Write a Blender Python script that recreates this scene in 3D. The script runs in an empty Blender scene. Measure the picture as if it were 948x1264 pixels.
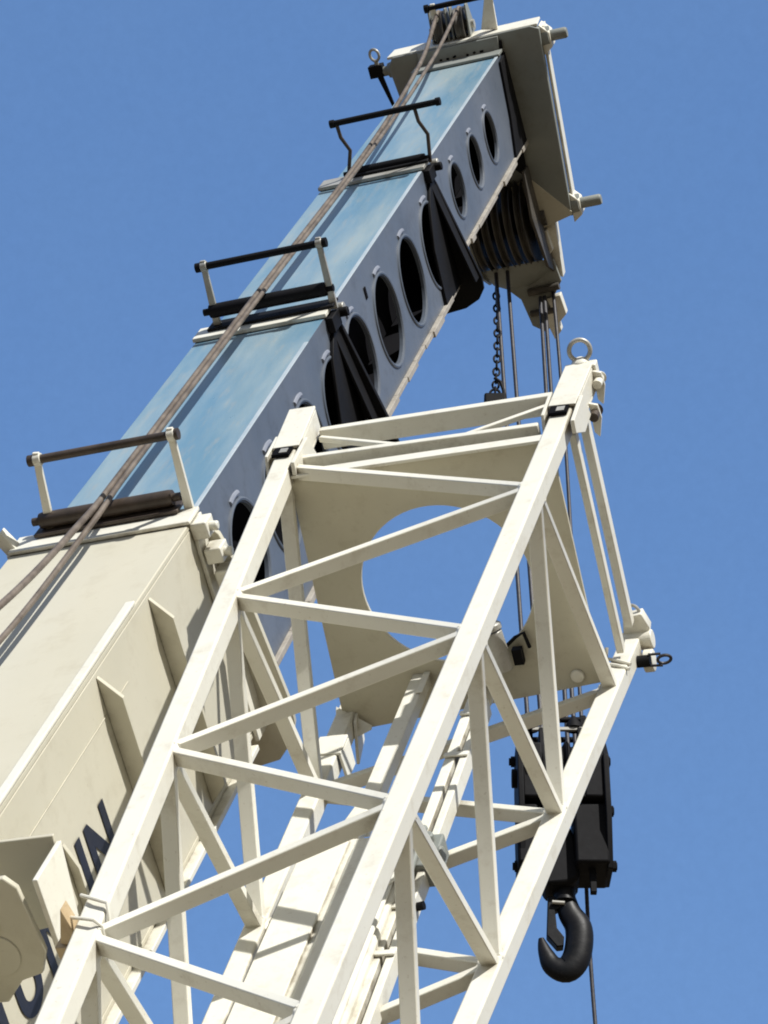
import bpy, bmesh, math, random
from mathutils import Vector, Matrix
random.seed(7)
sc = bpy.context.scene
col = sc.collection
V = Vector
PI = math.pi

# ------------------------------------------------------------------ viewing frame (metres)
PITCH = math.radians(36.0)
EYE = V((0, 0, 1.6))
CX = V((1, 0, 0))
CY = V((0, math.sin(PITCH), -math.cos(PITCH)))
CZ = V((0, math.cos(PITCH), math.sin(PITCH)))
def rel(v): return CX*v[0] + CY*v[1] + CZ*v[2]
def frame(o, n, d, a):
    n, d, a = rel(n), rel(d), rel(a)
    p = EYE + rel(o)
    return Matrix(((n.x, d.x, a.x, p.x), (n.y, d.y, a.y, p.y), (n.z, d.z, a.z, p.z), (0, 0, 0, 1)))
# boom axes: n to the right across the boom, d down through its depth, a out along it
BOOM = frame((-0.67397, 0.0, 10.0), (0.94673, -0.16268, -0.2779), (0.25404, 0.90765, 0.33412), (0.19788, -0.38692, 0.90063))
JIB = frame((0.30516, 0.08393, 10.0), (0.95034, -0.11468, -0.28931), (0.22639, 0.89263, 0.38983), (0.21354, -0.43597, 0.87426))

# ------------------------------------------------------------------ materials
def srgb(r, g, b):
    f = lambda c: (c/255/12.92) if c/255 <= 0.04045 else ((c/255+0.055)/1.055)**2.4
    return (f(r), f(g), f(b), 1)
def paint(name, base, alt, rough=0.45, scale=2.2, grime=(0.20, 0.16, 0.10), grime_amt=0.35, speck=0.3, metallic=0.0, bump=0.02, spec=0.5, streak=(1, 1, 1), corner=0.0):
    m = bpy.data.materials.new(name); m.use_nodes = True
    nt = m.node_tree; N = nt.nodes; L = nt.links
    b = N['Principled BSDF']
    tc = N.new('ShaderNodeTexCoord'); mp = N.new('ShaderNodeMapping'); mp.inputs['Scale'].default_value = streak
    L.new(tc.outputs['Object'], mp.inputs['Vector'])
    n1 = N.new('ShaderNodeTexNoise'); n1.inputs['Scale'].default_value = scale; n1.inputs['Detail'].default_value = 6; n1.inputs['Roughness'].default_value = 0.6
    n2 = N.new('ShaderNodeTexNoise'); n2.inputs['Scale'].default_value = scale*6; n2.inputs['Detail'].default_value = 8; n2.inputs['Roughness'].default_value = 0.7
    n3 = N.new('ShaderNodeTexNoise'); n3.inputs['Scale'].default_value = scale*34; n3.inputs['Detail'].default_value = 3
    for n in (n1, n2, n3): L.new(mp.outputs['Vector'], n.inputs['Vector'])
    r1 = N.new('ShaderNodeValToRGB'); r1.color_ramp.elements[0].position = 0.38; r1.color_ramp.elements[1].position = 0.64
    r1.color_ramp.elements[0].color = base + (1,) if len(base) == 3 else base
    r1.color_ramp.elements[1].color = alt + (1,) if len(alt) == 3 else alt
    L.new(n1.outputs['Fac'], r1.inputs['Fac'])
    r2 = N.new('ShaderNodeValToRGB'); r2.color_ramp.elements[0].position = 0.53; r2.color_ramp.elements[1].position = 0.80
    r2.color_ramp.elements[0].color = (0, 0, 0, 1); r2.color_ramp.elements[1].color = (grime_amt,)*3 + (1,)
    L.new(n2.outputs['Fac'], r2.inputs['Fac'])
    mx = N.new('ShaderNodeMix'); mx.data_type = 'RGBA'
    L.new(r2.outputs['Color'], mx.inputs['Factor']); L.new(r1.outputs['Color'], mx.inputs['A']); mx.inputs['B'].default_value = grime + (1,)
    r3 = N.new('ShaderNodeValToRGB'); r3.color_ramp.elements[0].position = 0.66; r3.color_ramp.elements[1].position = 0.74
    r3.color_ramp.elements[0].color = (0, 0, 0, 1); r3.color_ramp.elements[1].color = (speck,)*3 + (1,)
    L.new(n3.outputs['Fac'], r3.inputs['Fac'])
    mx2 = N.new('ShaderNodeMix'); mx2.data_type = 'RGBA'
    L.new(r3.outputs['Color'], mx2.inputs['Factor']); L.new(mx.outputs['Result'], mx2.inputs['A']); mx2.inputs['B'].default_value = grime + (1,)
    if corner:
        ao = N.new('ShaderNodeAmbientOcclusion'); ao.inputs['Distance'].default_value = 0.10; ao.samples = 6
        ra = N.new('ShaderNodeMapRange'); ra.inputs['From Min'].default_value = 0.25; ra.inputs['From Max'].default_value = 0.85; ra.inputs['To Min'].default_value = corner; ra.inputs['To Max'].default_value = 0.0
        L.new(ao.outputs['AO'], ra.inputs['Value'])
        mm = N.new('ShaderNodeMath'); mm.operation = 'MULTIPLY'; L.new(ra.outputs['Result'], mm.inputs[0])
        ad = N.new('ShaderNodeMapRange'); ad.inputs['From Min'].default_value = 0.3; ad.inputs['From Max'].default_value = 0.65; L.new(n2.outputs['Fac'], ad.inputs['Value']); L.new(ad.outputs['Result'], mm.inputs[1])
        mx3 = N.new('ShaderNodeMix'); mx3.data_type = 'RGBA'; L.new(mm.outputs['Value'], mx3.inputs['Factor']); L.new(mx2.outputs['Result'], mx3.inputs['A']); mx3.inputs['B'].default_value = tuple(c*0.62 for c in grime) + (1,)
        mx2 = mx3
    L.new(mx2.outputs['Result'], b.inputs['Base Color'])
    rr = N.new('ShaderNodeMapRange'); rr.inputs['To Min'].default_value = max(0.05, rough-0.12); rr.inputs['To Max'].default_value = min(1, rough+0.16)
    L.new(n2.outputs['Fac'], rr.inputs['Value']); L.new(rr.outputs['Result'], b.inputs['Roughness'])
    b.inputs['Metallic'].default_value = metallic; b.inputs['Specular IOR Level'].default_value = spec
    if bump:
        bp = N.new('ShaderNodeBump'); bp.inputs['Strength'].default_value = 0.25; bp.inputs['Distance'].default_value = bump
        L.new(n1.outputs['Fac'], bp.inputs['Height']); L.new(bp.outputs['Normal'], b.inputs['Normal'])
    return m
M = {}
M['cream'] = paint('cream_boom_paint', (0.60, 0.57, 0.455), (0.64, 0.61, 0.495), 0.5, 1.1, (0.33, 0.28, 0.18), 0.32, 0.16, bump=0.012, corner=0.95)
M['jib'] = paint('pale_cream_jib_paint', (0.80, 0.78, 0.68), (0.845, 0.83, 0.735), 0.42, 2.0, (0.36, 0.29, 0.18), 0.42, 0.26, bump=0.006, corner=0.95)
M['plate'] = paint('shaded_dusty_cream', (0.56, 0.53, 0.415), (0.62, 0.59, 0.465), 0.55, 2.6, (0.30, 0.25, 0.15), 0.35, 0.15, bump=0.008, corner=0.95)  # darker jib cream: dirt, and the end plate's shade put into the colour
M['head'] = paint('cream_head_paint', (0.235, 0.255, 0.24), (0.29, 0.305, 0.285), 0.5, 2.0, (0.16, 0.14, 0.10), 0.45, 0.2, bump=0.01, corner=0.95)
M['blue_top'] = paint('worn_blue_top_with_glare', (0.150, 0.290, 0.405), (0.33, 0.43, 0.47), 0.30, 1.1, (0.46, 0.42, 0.35), 0.5, 0.12, bump=0.02, spec=0.6, streak=(3.2, 1, 0.55))  # worn blue; the pale streaks also put sky reflections into the colour
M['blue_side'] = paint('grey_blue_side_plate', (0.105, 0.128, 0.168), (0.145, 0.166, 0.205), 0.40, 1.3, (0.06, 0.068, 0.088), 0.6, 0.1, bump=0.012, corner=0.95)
M['rim'] = paint('painted_weld_glint', (0.22, 0.245, 0.31), (0.28, 0.305, 0.37), 0.45, 6, (0.15, 0.15, 0.18), 0.3, 0.1, bump=0)  # pale colour paints the glint on top of each rim weld
M['edge'] = paint('painted_edge_highlight', (0.42, 0.50, 0.56), (0.52, 0.59, 0.64), 0.35, 5, (0.2, 0.22, 0.25), 0.4, 0.2, bump=0)  # pale colour stands in for the highlight along the chamfered edge
M['flange'] = paint('bare_lower_flange', (0.34, 0.31, 0.27), (0.46, 0.43, 0.38), 0.55, 9, (0.12, 0.09, 0.06), 0.7, 0.4, bump=0.01)
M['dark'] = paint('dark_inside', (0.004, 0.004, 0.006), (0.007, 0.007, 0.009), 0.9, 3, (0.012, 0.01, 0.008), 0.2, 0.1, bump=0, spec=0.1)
M['black'] = paint('black_steel_paint', (0.004, 0.004, 0.0055), (0.007, 0.007, 0.009), 0.65, 5, (0.022, 0.019, 0.016), 0.3, 0.12, bump=0.004, spec=0.2)
M['brown'] = paint('brown_greasy_steel', (0.045, 0.033, 0.025), (0.085, 0.062, 0.045), 0.5, 8, (0.025, 0.02, 0.016), 0.6, 0.3, bump=0.004)
M['rope'] = paint('greased_wire_rope', (0.10, 0.078, 0.062), (0.20, 0.165, 0.135), 0.5, 10, (0.045, 0.035, 0.03), 0.7, 0.4, bump=0)
M['rope_dark'] = paint('dark_wire_rope', (0.03, 0.03, 0.04), (0.055, 0.052, 0.06), 0.5, 22, (0.02, 0.02, 0.02), 0.5, 0.3, bump=0)
M['sheave'] = paint('worn_sheave', (0.055, 0.05, 0.043), (0.10, 0.09, 0.075), 0.5, 7, (0.02, 0.018, 0.015), 0.6, 0.3, bump=0)
M['letter'] = paint('dark_navy_lettering', (0.009, 0.012, 0.024), (0.015, 0.018, 0.034), 0.5, 4, (0.2, 0.18, 0.14), 0.12, 0.08, bump=0)
M['wood'] = paint('varnished_wood', (0.48, 0.34, 0.18), (0.58, 0.45, 0.28), 0.5, 9, (0.25, 0.14, 0.05), 0.5, 0.2, bump=0)
M['steel'] = paint('galvanised_steel', (0.40, 0.39, 0.35), (0.52, 0.51, 0.47), 0.4, 10, (0.2, 0.17, 0.13), 0.5, 0.3, metallic=0.3, bump=0)
M['hook'] = paint('black_forged_hook', (0.006, 0.007, 0.009), (0.011, 0.011, 0.014), 0.42, 6, (0.03, 0.026, 0.022), 0.4, 0.15, bump=0.01, spec=0.22)
M['ground'] = paint('dry_gravel_yard', (0.115, 0.087, 0.048), (0.145, 0.112, 0.068), 0.9, 0.25, (0.24, 0.20, 0.14), 0.6, 0.3, bump=0.02)

# ------------------------------------------------------------------ mesh builder (each build() = one mesh object)
class MB:
    def __init__(s): s.v = []; s.f = []; s.m = []; s.cur = 0
    def add(s, vs, fs):
        o = len(s.v); s.v += [V(p) for p in vs]; s.f += [[i+o for i in f] for f in fs]; s.m += [s.cur]*len(fs); return s
    def box(s, lo, hi):
        (x0, y0, z0), (x1, y1, z1) = lo, hi
        return s.add([(x0,y0,z0),(x1,y0,z0),(x1,y1,z0),(x0,y1,z0),(x0,y0,z1),(x1,y0,z1),(x1,y1,z1),(x0,y1,z1)],
                     [[0,3,2,1],[4,5,6,7],[0,1,5,4],[1,2,6,5],[2,3,7,6],[3,0,4,7]])
    def bar(s, p0, p1, w, h, side, w1=None, h1=None):      # square bar; 'side' = direction of its width
        p0, p1 = V(p0), V(p1); t = (p1-p0).normalized(); u = V(side); u = (u - t*u.dot(t)).normalized(); k = t.cross(u)
        vs = []
        for p, ww, hh in ((p0, w, h), (p1, w1 or w, h1 or h)):
            for a, b in ((-1,-1),(1,-1),(1,1),(-1,1)): vs.append(p + u*a*ww/2 + k*b*hh/2)
        return s.add(vs, [[0,3,2,1],[4,5,6,7],[0,1,5,4],[1,2,6,5],[2,3,7,6],[3,0,4,7]])
    def prism(s, pts, off):                                # planar outline extruded by off
        pts = [V(p) for p in pts]; off = V(off); n = len(pts)
        return s.add(pts + [p+off for p in pts], [list(range(n))[::-1], list(range(n, 2*n))] + [[i, (i+1) % n, n+(i+1) % n, n+i] for i in range(n)])
    def tube(s, path, r, seg=10, closed=False, radii=None):
        path = [V(p) for p in path]; n = len(path); vs = []; fs = []
        t0 = (path[1]-path[0]).normalized(); u = t0.orthogonal().normalized()
        for i, p in enumerate(path):
            if closed: t = path[(i+1) % n]-path[i-1]
            else: t = path[min(i+1, n-1)]-path[max(i-1, 0)]
            t.normalize(); u = (u - t*u.dot(t)).normalized(); w = t.cross(u)
            rr = radii[i] if radii else r
            for k in range(seg):
                a = 2*PI*k/seg; vs.append(p + (u*math.cos(a)+w*math.sin(a))*rr)
        for i in range(n if closed else n-1):
            j = (i+1) % n
            for k in range(seg):
                k2 = (k+1) % seg; fs.append([i*seg+k, i*seg+k2, j*seg+k2, j*seg+k])
        if not closed: fs += [list(range(seg))[::-1], [(n-1)*seg+k for k in range(seg)]]
        return s.add(vs, fs)
    def cyl(s, p0, p1, r, seg=20): return s.tube([p0, p1], r, seg)
    def torus(s, c, axis, R, r, seg=28, ts=8, a0=0, a1=2*PI, ref=None):
        c = V(c); ax = V(axis).normalized(); u = (V(ref) - ax*V(ref).dot(ax)).normalized() if ref is not None else ax.orthogonal().normalized(); w = ax.cross(u)
        full = abs(a1-a0-2*PI) < 1e-6
        k = seg if full else seg+1
        return s.tube([c+(u*math.cos(a0+(a1-a0)*i/seg)+w*math.sin(a0+(a1-a0)*i/seg))*R for i in range(k)], r, ts, full)
    def lathe(s, c, axis, prof, seg=32):                   # prof: (radius, along) pairs
        c = V(c); ax = V(axis).normalized(); u = ax.orthogonal().normalized(); w = ax.cross(u); vs = []; fs = []; n = len(prof)
        for r, h in prof:
            for k in range(seg):
                a = 2*PI*k/seg; vs.append(c+ax*h+(u*math.cos(a)+w*math.sin(a))*r)
        for i in range(n-1):
            for k in range(seg):
                k2 = (k+1) % seg; fs.append([i*seg+k, i*seg+k2, (i+1)*seg+k2, (i+1)*seg+k])
        fs += [list(range(seg))[::-1], [(n-1)*seg+k for k in range(seg)]]
        return s.add(vs, fs)
    def holed(s, poly, c, r, e1, e2, nrm, th, seg=56):     # convex outline (2-D) with a round hole, as a plate of thickness th along nrm
        e1, e2, nrm = V(e1), V(e2), V(nrm); n = len(poly)
        angs = sorted(set([round(2*PI*k/seg, 6) for k in range(seg)] + [round(math.atan2(p[1]-c[1], p[0]-c[0]) % (2*PI), 6) for p in poly]))
        def hit(a):
            dx, dy = math.cos(a), math.sin(a); best = None
            for i in range(n):
                (x0, y0), (x1, y1) = poly[i], poly[(i+1) % n]; ex, ey = x1-x0, y1-y0; den = dx*ey-dy*ex
                if abs(den) < 1e-12: continue
                t = ((x0-c[0])*ey-(y0-c[1])*ex)/den; u = ((x0-c[0])*dy-(y0-c[1])*dx)/den
                if t > 0 and -1e-5 <= u <= 1+1e-5 and (best is None or t < best): best = t
            return (c[0]+dx*best, c[1]+dy*best)
        k = len(angs); vs = []
        P = lambda q, z: e1*q[0]+e2*q[1]+nrm*z
        for z in (0, -th):
            for a in angs: vs.append(P((c[0]+r*math.cos(a), c[1]+r*math.sin(a)), z)) if True else None
            for a in angs: vs.append(P(hit(a), z))
        fs = []
        for i in range(k):
            j = (i+1) % k
            fs += [[i, j, k+j, k+i], [2*k+i, 3*k+i, 3*k+j, 2*k+j], [i, 2*k+i, 2*k+j, j], [k+i, k+j, 3*k+j, 3*k+i]]
        return s.add(vs, fs)
    def shift(s, o):
        o = V(o); s.v = [p+o for p in s.v]; return s
    def build(s, name, mat, parent=None, bevel=0.0, angle=38):
        me = bpy.data.meshes.new(name); me.from_pydata([tuple(p) for p in s.v], [], s.f); me.update()
        mats = mat if isinstance(mat, (list, tuple)) else [mat]
        for m in mats: me.materials.append(M[m])
        if len(mats) > 1:
            for p, k in zip(me.polygons, s.m): p.material_index = k
        b = bmesh.new(); b.from_mesh(me); bmesh.ops.recalc_face_normals(b, faces=b.faces[:]); b.to_mesh(me); b.free()
        me.shade_smooth(); me.set_sharp_from_angle(angle=math.radians(angle))
        o = bpy.data.objects.new(name, me); col.objects.link(o)
        if parent: o.parent = parent
        if bevel:
            bm = o.modifiers.new('edge', 'BEVEL'); bm.width = bevel; bm.segments = 2; bm.limit_method = 'ANGLE'; bm.angle_limit = math.radians(40); bm.harden_normals = False
        return o
def thing(name, label, cat, mw, group=None):
    o = bpy.data.objects.new(name, None); col.objects.link(o); o.matrix_world = mw; o.empty_display_size = 0.2
    o['label'] = label; o['category'] = cat
    if group: o['group'] = group
    return o
def tag(o, label, cat, group=None, kind=None):
    o['label'] = label; o['category'] = cat
    if group: o['group'] = group
    return o

X3, Y3, Z3 = V((1,0,0)), V((0,1,0)), V((0,0,1))

# ================================================================== ground
g = MB(); g.add([(-300,-300,0),(300,-300,0),(300,300,0),(-300,300,0)], [[0,1,2,3]])
go = g.build('ground', 'ground'); go['kind'] = 'structure'

# ================================================================== the telescopic boom
boom = thing('telescopic_boom', 'long telescopic crane boom with cream base section and blue grey upper sections', 'crane boom', BOOM)
CN = -0.3487                                   # centre line across the boom
BW = [0.697, 0.606, 0.558, 0.510]
BH = [0.861, 0.772, 0.648, 0.563]
BS = [0.0, 2.40, 4.798, 7.36]
BT = [(BW[0]-w)*0.35 for w in BW]

# ---- base section
mb = MB(); x0, x1 = CN-BW[0]/2, CN+BW[0]/2; A0 = -5.2; th = 0.02
mb.box((x0, 0, A0), (x1, th, 0.0)); mb.box((x0, BH[0]-th, A0), (x1, BH[0], 0.0))
mb.box((x0, th, A0), (x0+th, BH[0]-th, 0.0)); mb.box((x1-th, th, A0), (x1, BH[0]-th, 0.0))
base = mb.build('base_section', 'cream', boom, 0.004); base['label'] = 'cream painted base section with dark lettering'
mb = MB()
mb.box((x1-0.030, -0.016, A0), (x1+0.004, -0.002, -0.80)); mb.build('edge_strip', 'jib', base, 0.004)
mb = MB()
mb.box((x0-0.004, -0.016, A0), (x0+0.030, -0.002, -0.80)); mb.build('edge_strip', 'jib', base, 0.004)
mb = MB(); mb.box((x1-0.03, BH[0]+0.001, A0), (x1+0.035, BH[0]+0.022, -0.18)); mb.box((x0-0.035, BH[0]+0.001, A0), (x0+0.03, BH[0]+0.022, -0.18)); mb.build('bottom_flange', 'jib', base, 0.003)
for a in (-0.68, -1.285, -1.90, -2.95, -3.6, -4.2):
    for sgn, xs in ((1, x1), (-1, x0)):
        mb = MB()
        dd = 0.30 if a == -1.90 else 0.035
        w = 0.030 if a == -1.90 else 0.068
        mb.prism([(xs+0.001*sgn, dd, a), (xs+w*sgn, dd+0.085, a), (xs+w*sgn, BH[0]-0.10, a), (xs+0.001*sgn, BH[0]-0.03, a)], (0, 0, 0.020))
        mb.build('stiffener_rib', 'cream', base, 0.002)
# panel joint line on the top corner seam and the side plate weld
mb = MB(); mb.tube([(x1+0.0005, 0.165, A0), (x1+0.0005, 0.165, -1.05)], 0.0022, 6); mb.build('weld_seam', 'cream', base)
# lettering along the side, reading up the boom
LT = MB()
def letter(ch, a, d_top, h, wscale=1.0):
    cu = bpy.data.curves.new('letter', 'FONT'); cu.body = ch; cu.size = h/0.70; cu.offset = 0.010; cu.align_x = 'LEFT'; cu.resolution_u = 6
    ob = bpy.data.objects.new('letter', cu); col.objects.link(ob)
    me = bpy.data.meshes.new_from_object(ob.evaluated_get(bpy.context.evaluated_depsgraph_get()))
    vs = [(x1+0.004, d_top+h-v.co.y, a+v.co.x*wscale) for v in me.vertices]
    LT.add(vs, [list(p.vertices) for p in me.polygons])
    bpy.data.objects.remove(ob); bpy.data.curves.remove(cu); bpy.data.meshes.remove(me)
for ch, a in (('M', -2.80), ('U', -2.50), ('N', -2.245), ('I', -1.835), ('N', -1.745)):
    letter(ch, a, 0.345, 0.215, 0.95)
LT.build('lettering', 'letter', base)
# collar at the end of the base section
mb = MB()
mb.box((x0-0.004, -0.018, -0.13), (x1+0.010, -0.002, 0.012))
mb.box((x1+0.001, 0.0, -0.115), (x1+0.018, BH[0]+0.02, 0.0)); mb.box((x0-0.018, 0.0, -0.115), (x0-0.001, BH[0]+0.02, 0.0))
mb.build('end_collar', 'jib', base, 0.004)
mb = MB(); rw = [(0.012, 0.04), (0.056, 0.097), (0.08, 0.20), (0.134, 0.80), (0.128, 0.88), (0.10, 0.95), (0.03, 1.02), (-0.09, 1.04)]
lw = [(2*CN-x, y) for x, y in rw][::-1]
mb.prism([(x, y, -0.004) for x, y in rw+lw], (0, 0, 0.03)); mb.build('collar_plate', 'cream', base, 0.003)
for q in ((0.035, 0.03, 0.035), (0.06, 0.135, 0.03), (0.075, 0.225, 0.025)):     # adjusting lugs on the collar edge
    mb = MB(); mb.box((q[0]-0.035, q[1]-0.03, -0.12), (q[0]+0.03, q[1]+q[2], -0.03)); mb.cyl((q[0]+0.02, q[1], -0.08), (q[0]+0.06, q[1]+0.005, -0.08), 0.018, 14)
    mb.build('adjusting_lug', 'jib', base, 0.006)
mb = MB(); mb.prism([(x0-0.05, -0.05, -0.1), (x0-0.02, -0.09, -0.1), (x0+0.03, 0.0, -0.1), (x0-0.01, 0.03, -0.1)], (0, 0, 0.05)); mb.build('adjusting_lug', 'jib', base, 0.004)

# ---- inner sections with round lightening holes in their side plates
holes = {1: ([0.02, 0.53, 1.06, 1.60, 2.13], 0.36, 0.20), 2: ([2.73, 3.33, 3.925, 4.50], 0.355, 0.212), 3: ([4.86, 5.40, 5.965, 6.48], 0.30, 0.140)}
secs = [base]
for k in (1, 2, 3):
    w, h, t = BW[k], BH[k], BT[k]; x0, x1 = CN-w/2, CN+w/2; a0 = BS[k-1]-(0.55 if k == 1 else 0.03); a1 = BS[k]-0.001; th = 0.016
    hs, hc, hr = holes[k]
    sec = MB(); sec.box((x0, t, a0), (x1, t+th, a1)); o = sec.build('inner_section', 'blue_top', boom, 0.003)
    o['label'] = ['', 'lowest blue section', 'middle blue section', 'topmost slim blue section'][k]; secs.append(o)
    side = MB(); cuts = [a0] + [(p+q)/2 for p, q in zip(hs, hs[1:])] + [a1]
    for i, c in enumerate(hs):
        side.holed([(cuts[i], t+0.0005), (cuts[i+1], t+0.0005), (cuts[i+1], t+h), (cuts[i], t+h)], (c, t+hc), hr, (0,0,1), (0,1,0), (1,0,0), th)
    side.v = [V((p.x+x1+0.001, p.y, p.z)) for p in side.v]
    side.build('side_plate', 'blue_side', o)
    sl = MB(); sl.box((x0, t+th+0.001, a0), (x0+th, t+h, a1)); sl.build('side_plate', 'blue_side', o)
    bt = MB(); bt.box((x0+th+0.002, t+h-th, a0), (x1-th-0.002, t+h, a1)); bt.build('bottom_plate', 'dark', o)
    # near-black box: the interior's shade put into its colour, seen through the holes
    core = MB(); core.box((x0+0.04, t+0.03, a0), (x1-0.22, t+h-0.03, a1-0.05)); core.build('shade_core', 'dark', o)
    for c in hs:
        rm = MB(); rm.torus((x1+0.000, t+hc, c), (1,0,0), hr+0.013, 0.010, 44, 8); rm.build('hole_rim', 'blue_side', o)
        wp = MB(); wp.torus((x1-0.002, t+hc, c), (1,0,0), hr+0.038, 0.013, 12, 8, -0.24, 0.24, ref=(0,-1,0)); wp.build('weld_glint', 'rim', o)  # short arc at the top only, where the weld's glint is painted
    fl = MB(); rnd = random.Random(k); a = a0
    while a < a1-0.02:
        b_ = min(a1, a+rnd.uniform(0.10, 0.32)); dw = rnd.uniform(0.0, 0.014)
        fl.box((x1-0.03, t+h+0.001, a), (x1+0.014+dw, t+h+0.020+dw, b_-0.003)); a = b_
    fl.build('lower_flange', 'flange', o, 0.002)
    ed = MB(); ed.box((x1-0.016, t-0.006, a0+0.12), (x1+0.004, t-0.0005, a1-(0.45 if k == 1 else 0.16))); ed.build('edge_strip', 'edge', o, 0.002)
    if k < 3:      # black end collar with flared wear plate
        cb = MB(); cb.box((x0-0.006, t-0.022, a1-0.135), (x1+0.012, t-0.003, a1+0.01)); cb.build('end_collar', 'jib' if k == 1 else 'steel', o, 0.003)
        if k == 1: pw = [(-0.035, 0.05), (-0.012, 0.13), (0.083, 0.60), (0.10, 0.76), (0.085, 0.85), (0.03, 0.905), (-0.10, 0.92)]
        else: pw = [(-0.068, 0.085), (-0.045, 0.17), (0.064, 0.70), (0.058, 0.765), (0.02, 0.815), (-0.06, 0.85), (-0.17, 0.86)]
        pl = [(2*CN-x, y) for x, y in pw][::-1]
        wp = MB(); wp.prism([(x, y, a1-0.01) for x, y in pw+pl], (0, 0, 0.028)); wp.build('collar_plate', 'black', o, 0.003)
        pd = MB(); pd.prism([(x1+0.003, t+0.07, a1-0.012), (x1+0.003, t+h+0.015, a1-0.012), (x1+0.003, t+h+0.012, a1-0.40), (x1+0.003, t+h*0.55, a1-0.36), (x1+0.003, t+0.16, a1-0.22), (x1+0.003, t+0.07, a1-0.10)], (0.016, 0, 0)); pd.build('black_side_patch', 'black', o, 0.003)  # black patch on the side face, next to the collar
        gs = MB(); gs.bar((x1+0.012, t+0.10, a1-0.05), (x1+0.115, t+h+0.0, a1-0.05), 0.012, 0.10, (1, 0.1, 0)); gs.build('gusset', 'black', o, 0.002)
        lg = MB(); lg.box((x1+0.002, t+0.005, a1-0.13), (x1+0.035, t+0.075, a1+0.005)); lg.cyl((x1+0.02, t+0.03, a1+0.02), (x1+0.07, t+0.03, a1+0.02), 0.022, 14); lg.build('adjusting_lug', 'black', o, 0.004)
        l2 = MB(); l2.cyl((x1+0.01, t+0.02, a1+0.045), (x1+0.05, t+0.02, a1+0.045), 0.028, 14); l2.build('adjusting_lug', 'steel', o, 0.004)
# small drain slots on the side
for a, d in ((1.02, 0.13), (3.05, 0.12)):
    mb = MB(); mb.box((CN+BW[1]/2-0.01 if a < 2.4 else CN+BW[2]/2-0.01, BT[1]+d, a), ((CN+BW[1]/2 if a < 2.4 else CN+BW[2]/2)+0.006, BT[1]+d+0.055, a+0.03)); mb.build('drain_slot', 'dark', secs[1 if a < 2.4 else 2])

# ---- rope guides: top bar on two posts over a roller
def guide(a, t, bar_n, bar_d, posts, roll_n, roll_d, rr, pm, lab, barm, wob=0.0):
    g = MB(); g.box((roll_n[0]+0.01, t-0.036, a-0.055), (roll_n[1]-0.01, t-0.0225, a+0.055))
    root = g.build('rope_guide', barm[1], boom, 0.003); root['label'] = lab
    b = MB(); b.cyl((bar_n[0], bar_d, a), (bar_n[1], bar_d, a), 0.0165, 16); b.cyl((bar_n[0]-0.012, bar_d, a), (bar_n[0]+0.012, bar_d, a), 0.0215, 12); b.cyl((bar_n[1]-0.012, bar_d, a), (bar_n[1]+0.012, bar_d, a), 0.0215, 12); b.build('guide_bar', barm[0], root)
    r = MB(); r.lathe((roll_n[0], roll_d, a), (1,0,0), [(rr*0.5,0),(rr*0.5,0.03),(rr*0.93,0.031),(rr,0.045),(rr,roll_n[1]-roll_n[0]-0.045),(rr*0.93,roll_n[1]-roll_n[0]-0.031),(rr*0.5,roll_n[1]-roll_n[0]-0.03),(rr*0.5,roll_n[1]-roll_n[0])], 24); r.build('guide_roller', barm[1], root)
    for i, (xt, xb) in enumerate(posts):
        p = MB()
        if wob: p.tube([(xt, bar_d-0.01, a), (xt+0.004, bar_d*0.7, a), (xt+0.02+wob, bar_d*0.4, a+0.01), (xb, t-0.01, a)], 0.010, 10)
        else: p.bar((xt, bar_d-0.028, a), (xb, t-0.004, a), 0.024, 0.016, (1,0,0), 0.034, 0.022); p.cyl((xt-0.014, bar_d, a), (xt+0.014, bar_d, a), 0.0235, 12)
        p.build('guide_post', pm, root, 0.0 if wob else 0.002)
guide(0.012, 0.0, (-0.560, 0.004), -0.300, ((-0.535, -0.572), (-0.012, -0.028)), (-0.63, -0.045), -0.066, 0.031, 'jib', 'brown bar guide on white posts, lowest of the guides', ('brown', 'brown'))
guide(BS[1]-0.02, BT[1], (-0.575, 0.012), -0.272, ((-0.548, -0.565), (-0.010, -0.022)), (-0.61, 0.0), -0.066, 0.032, 'steel', 'black bar guide, second from the bottom', ('black', 'black'))
guide(BS[2]-0.02, BT[2], (-0.50, 0.075), -0.262, ((-0.478, -0.492), (-0.055, -0.045)), (-0.51, -0.035), 0.012, 0.026, 'brown', 'black bar guide with a bent thin post', ('black', 'black'), 0.012)

# ---- boom head
hd = MB()
pr = [(-0.80, 0.02), (-0.765, -0.035), (0.105, -0.045), (0.158, -0.02), (0.082, 1.125), (-0.127, 0.86), (-0.30, 0.92), (-0.56, 0.92), (-0.60, 0.70), (-0.78, 0.22)]
hd.prism([(x, y, 7.345) for x, y in pr], (0, 0, 0.055))
head = hd.build('boom_head', 'head', boom, 0.006); head['label'] = 'cream boom head with side plates, pulleys and pins'
h = MB(); h.prism([(0.082, 1.125, 7.40), (0.160, -0.02, 7.40), (0.152, -0.02, 7.53), (0.077, 1.125, 7.53)], (0.018, 0.0, 0)); h.build('side_plate', 'jib', head, 0.004)
h = MB(); h.prism([(-0.80, -0.040, 7.36), (0.150, -0.050, 7.36), (0.145, -0.056, 7.52), (-0.78, -0.048, 7.52)], (0, 0.016, 0)); h.build('top_plate', 'jib', head, 0.004)
h = MB(); h.prism([(-0.127, 0.855, 7.342), (0.086, 1.122, 7.342), (0.078, 1.150, 7.36), (-0.19, 1.215, 7.36), (-0.30, 0.92, 7.342)], (0, 0, 0.05)); h.build('lower_gusset', 'cream', head, 0.003)
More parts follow.
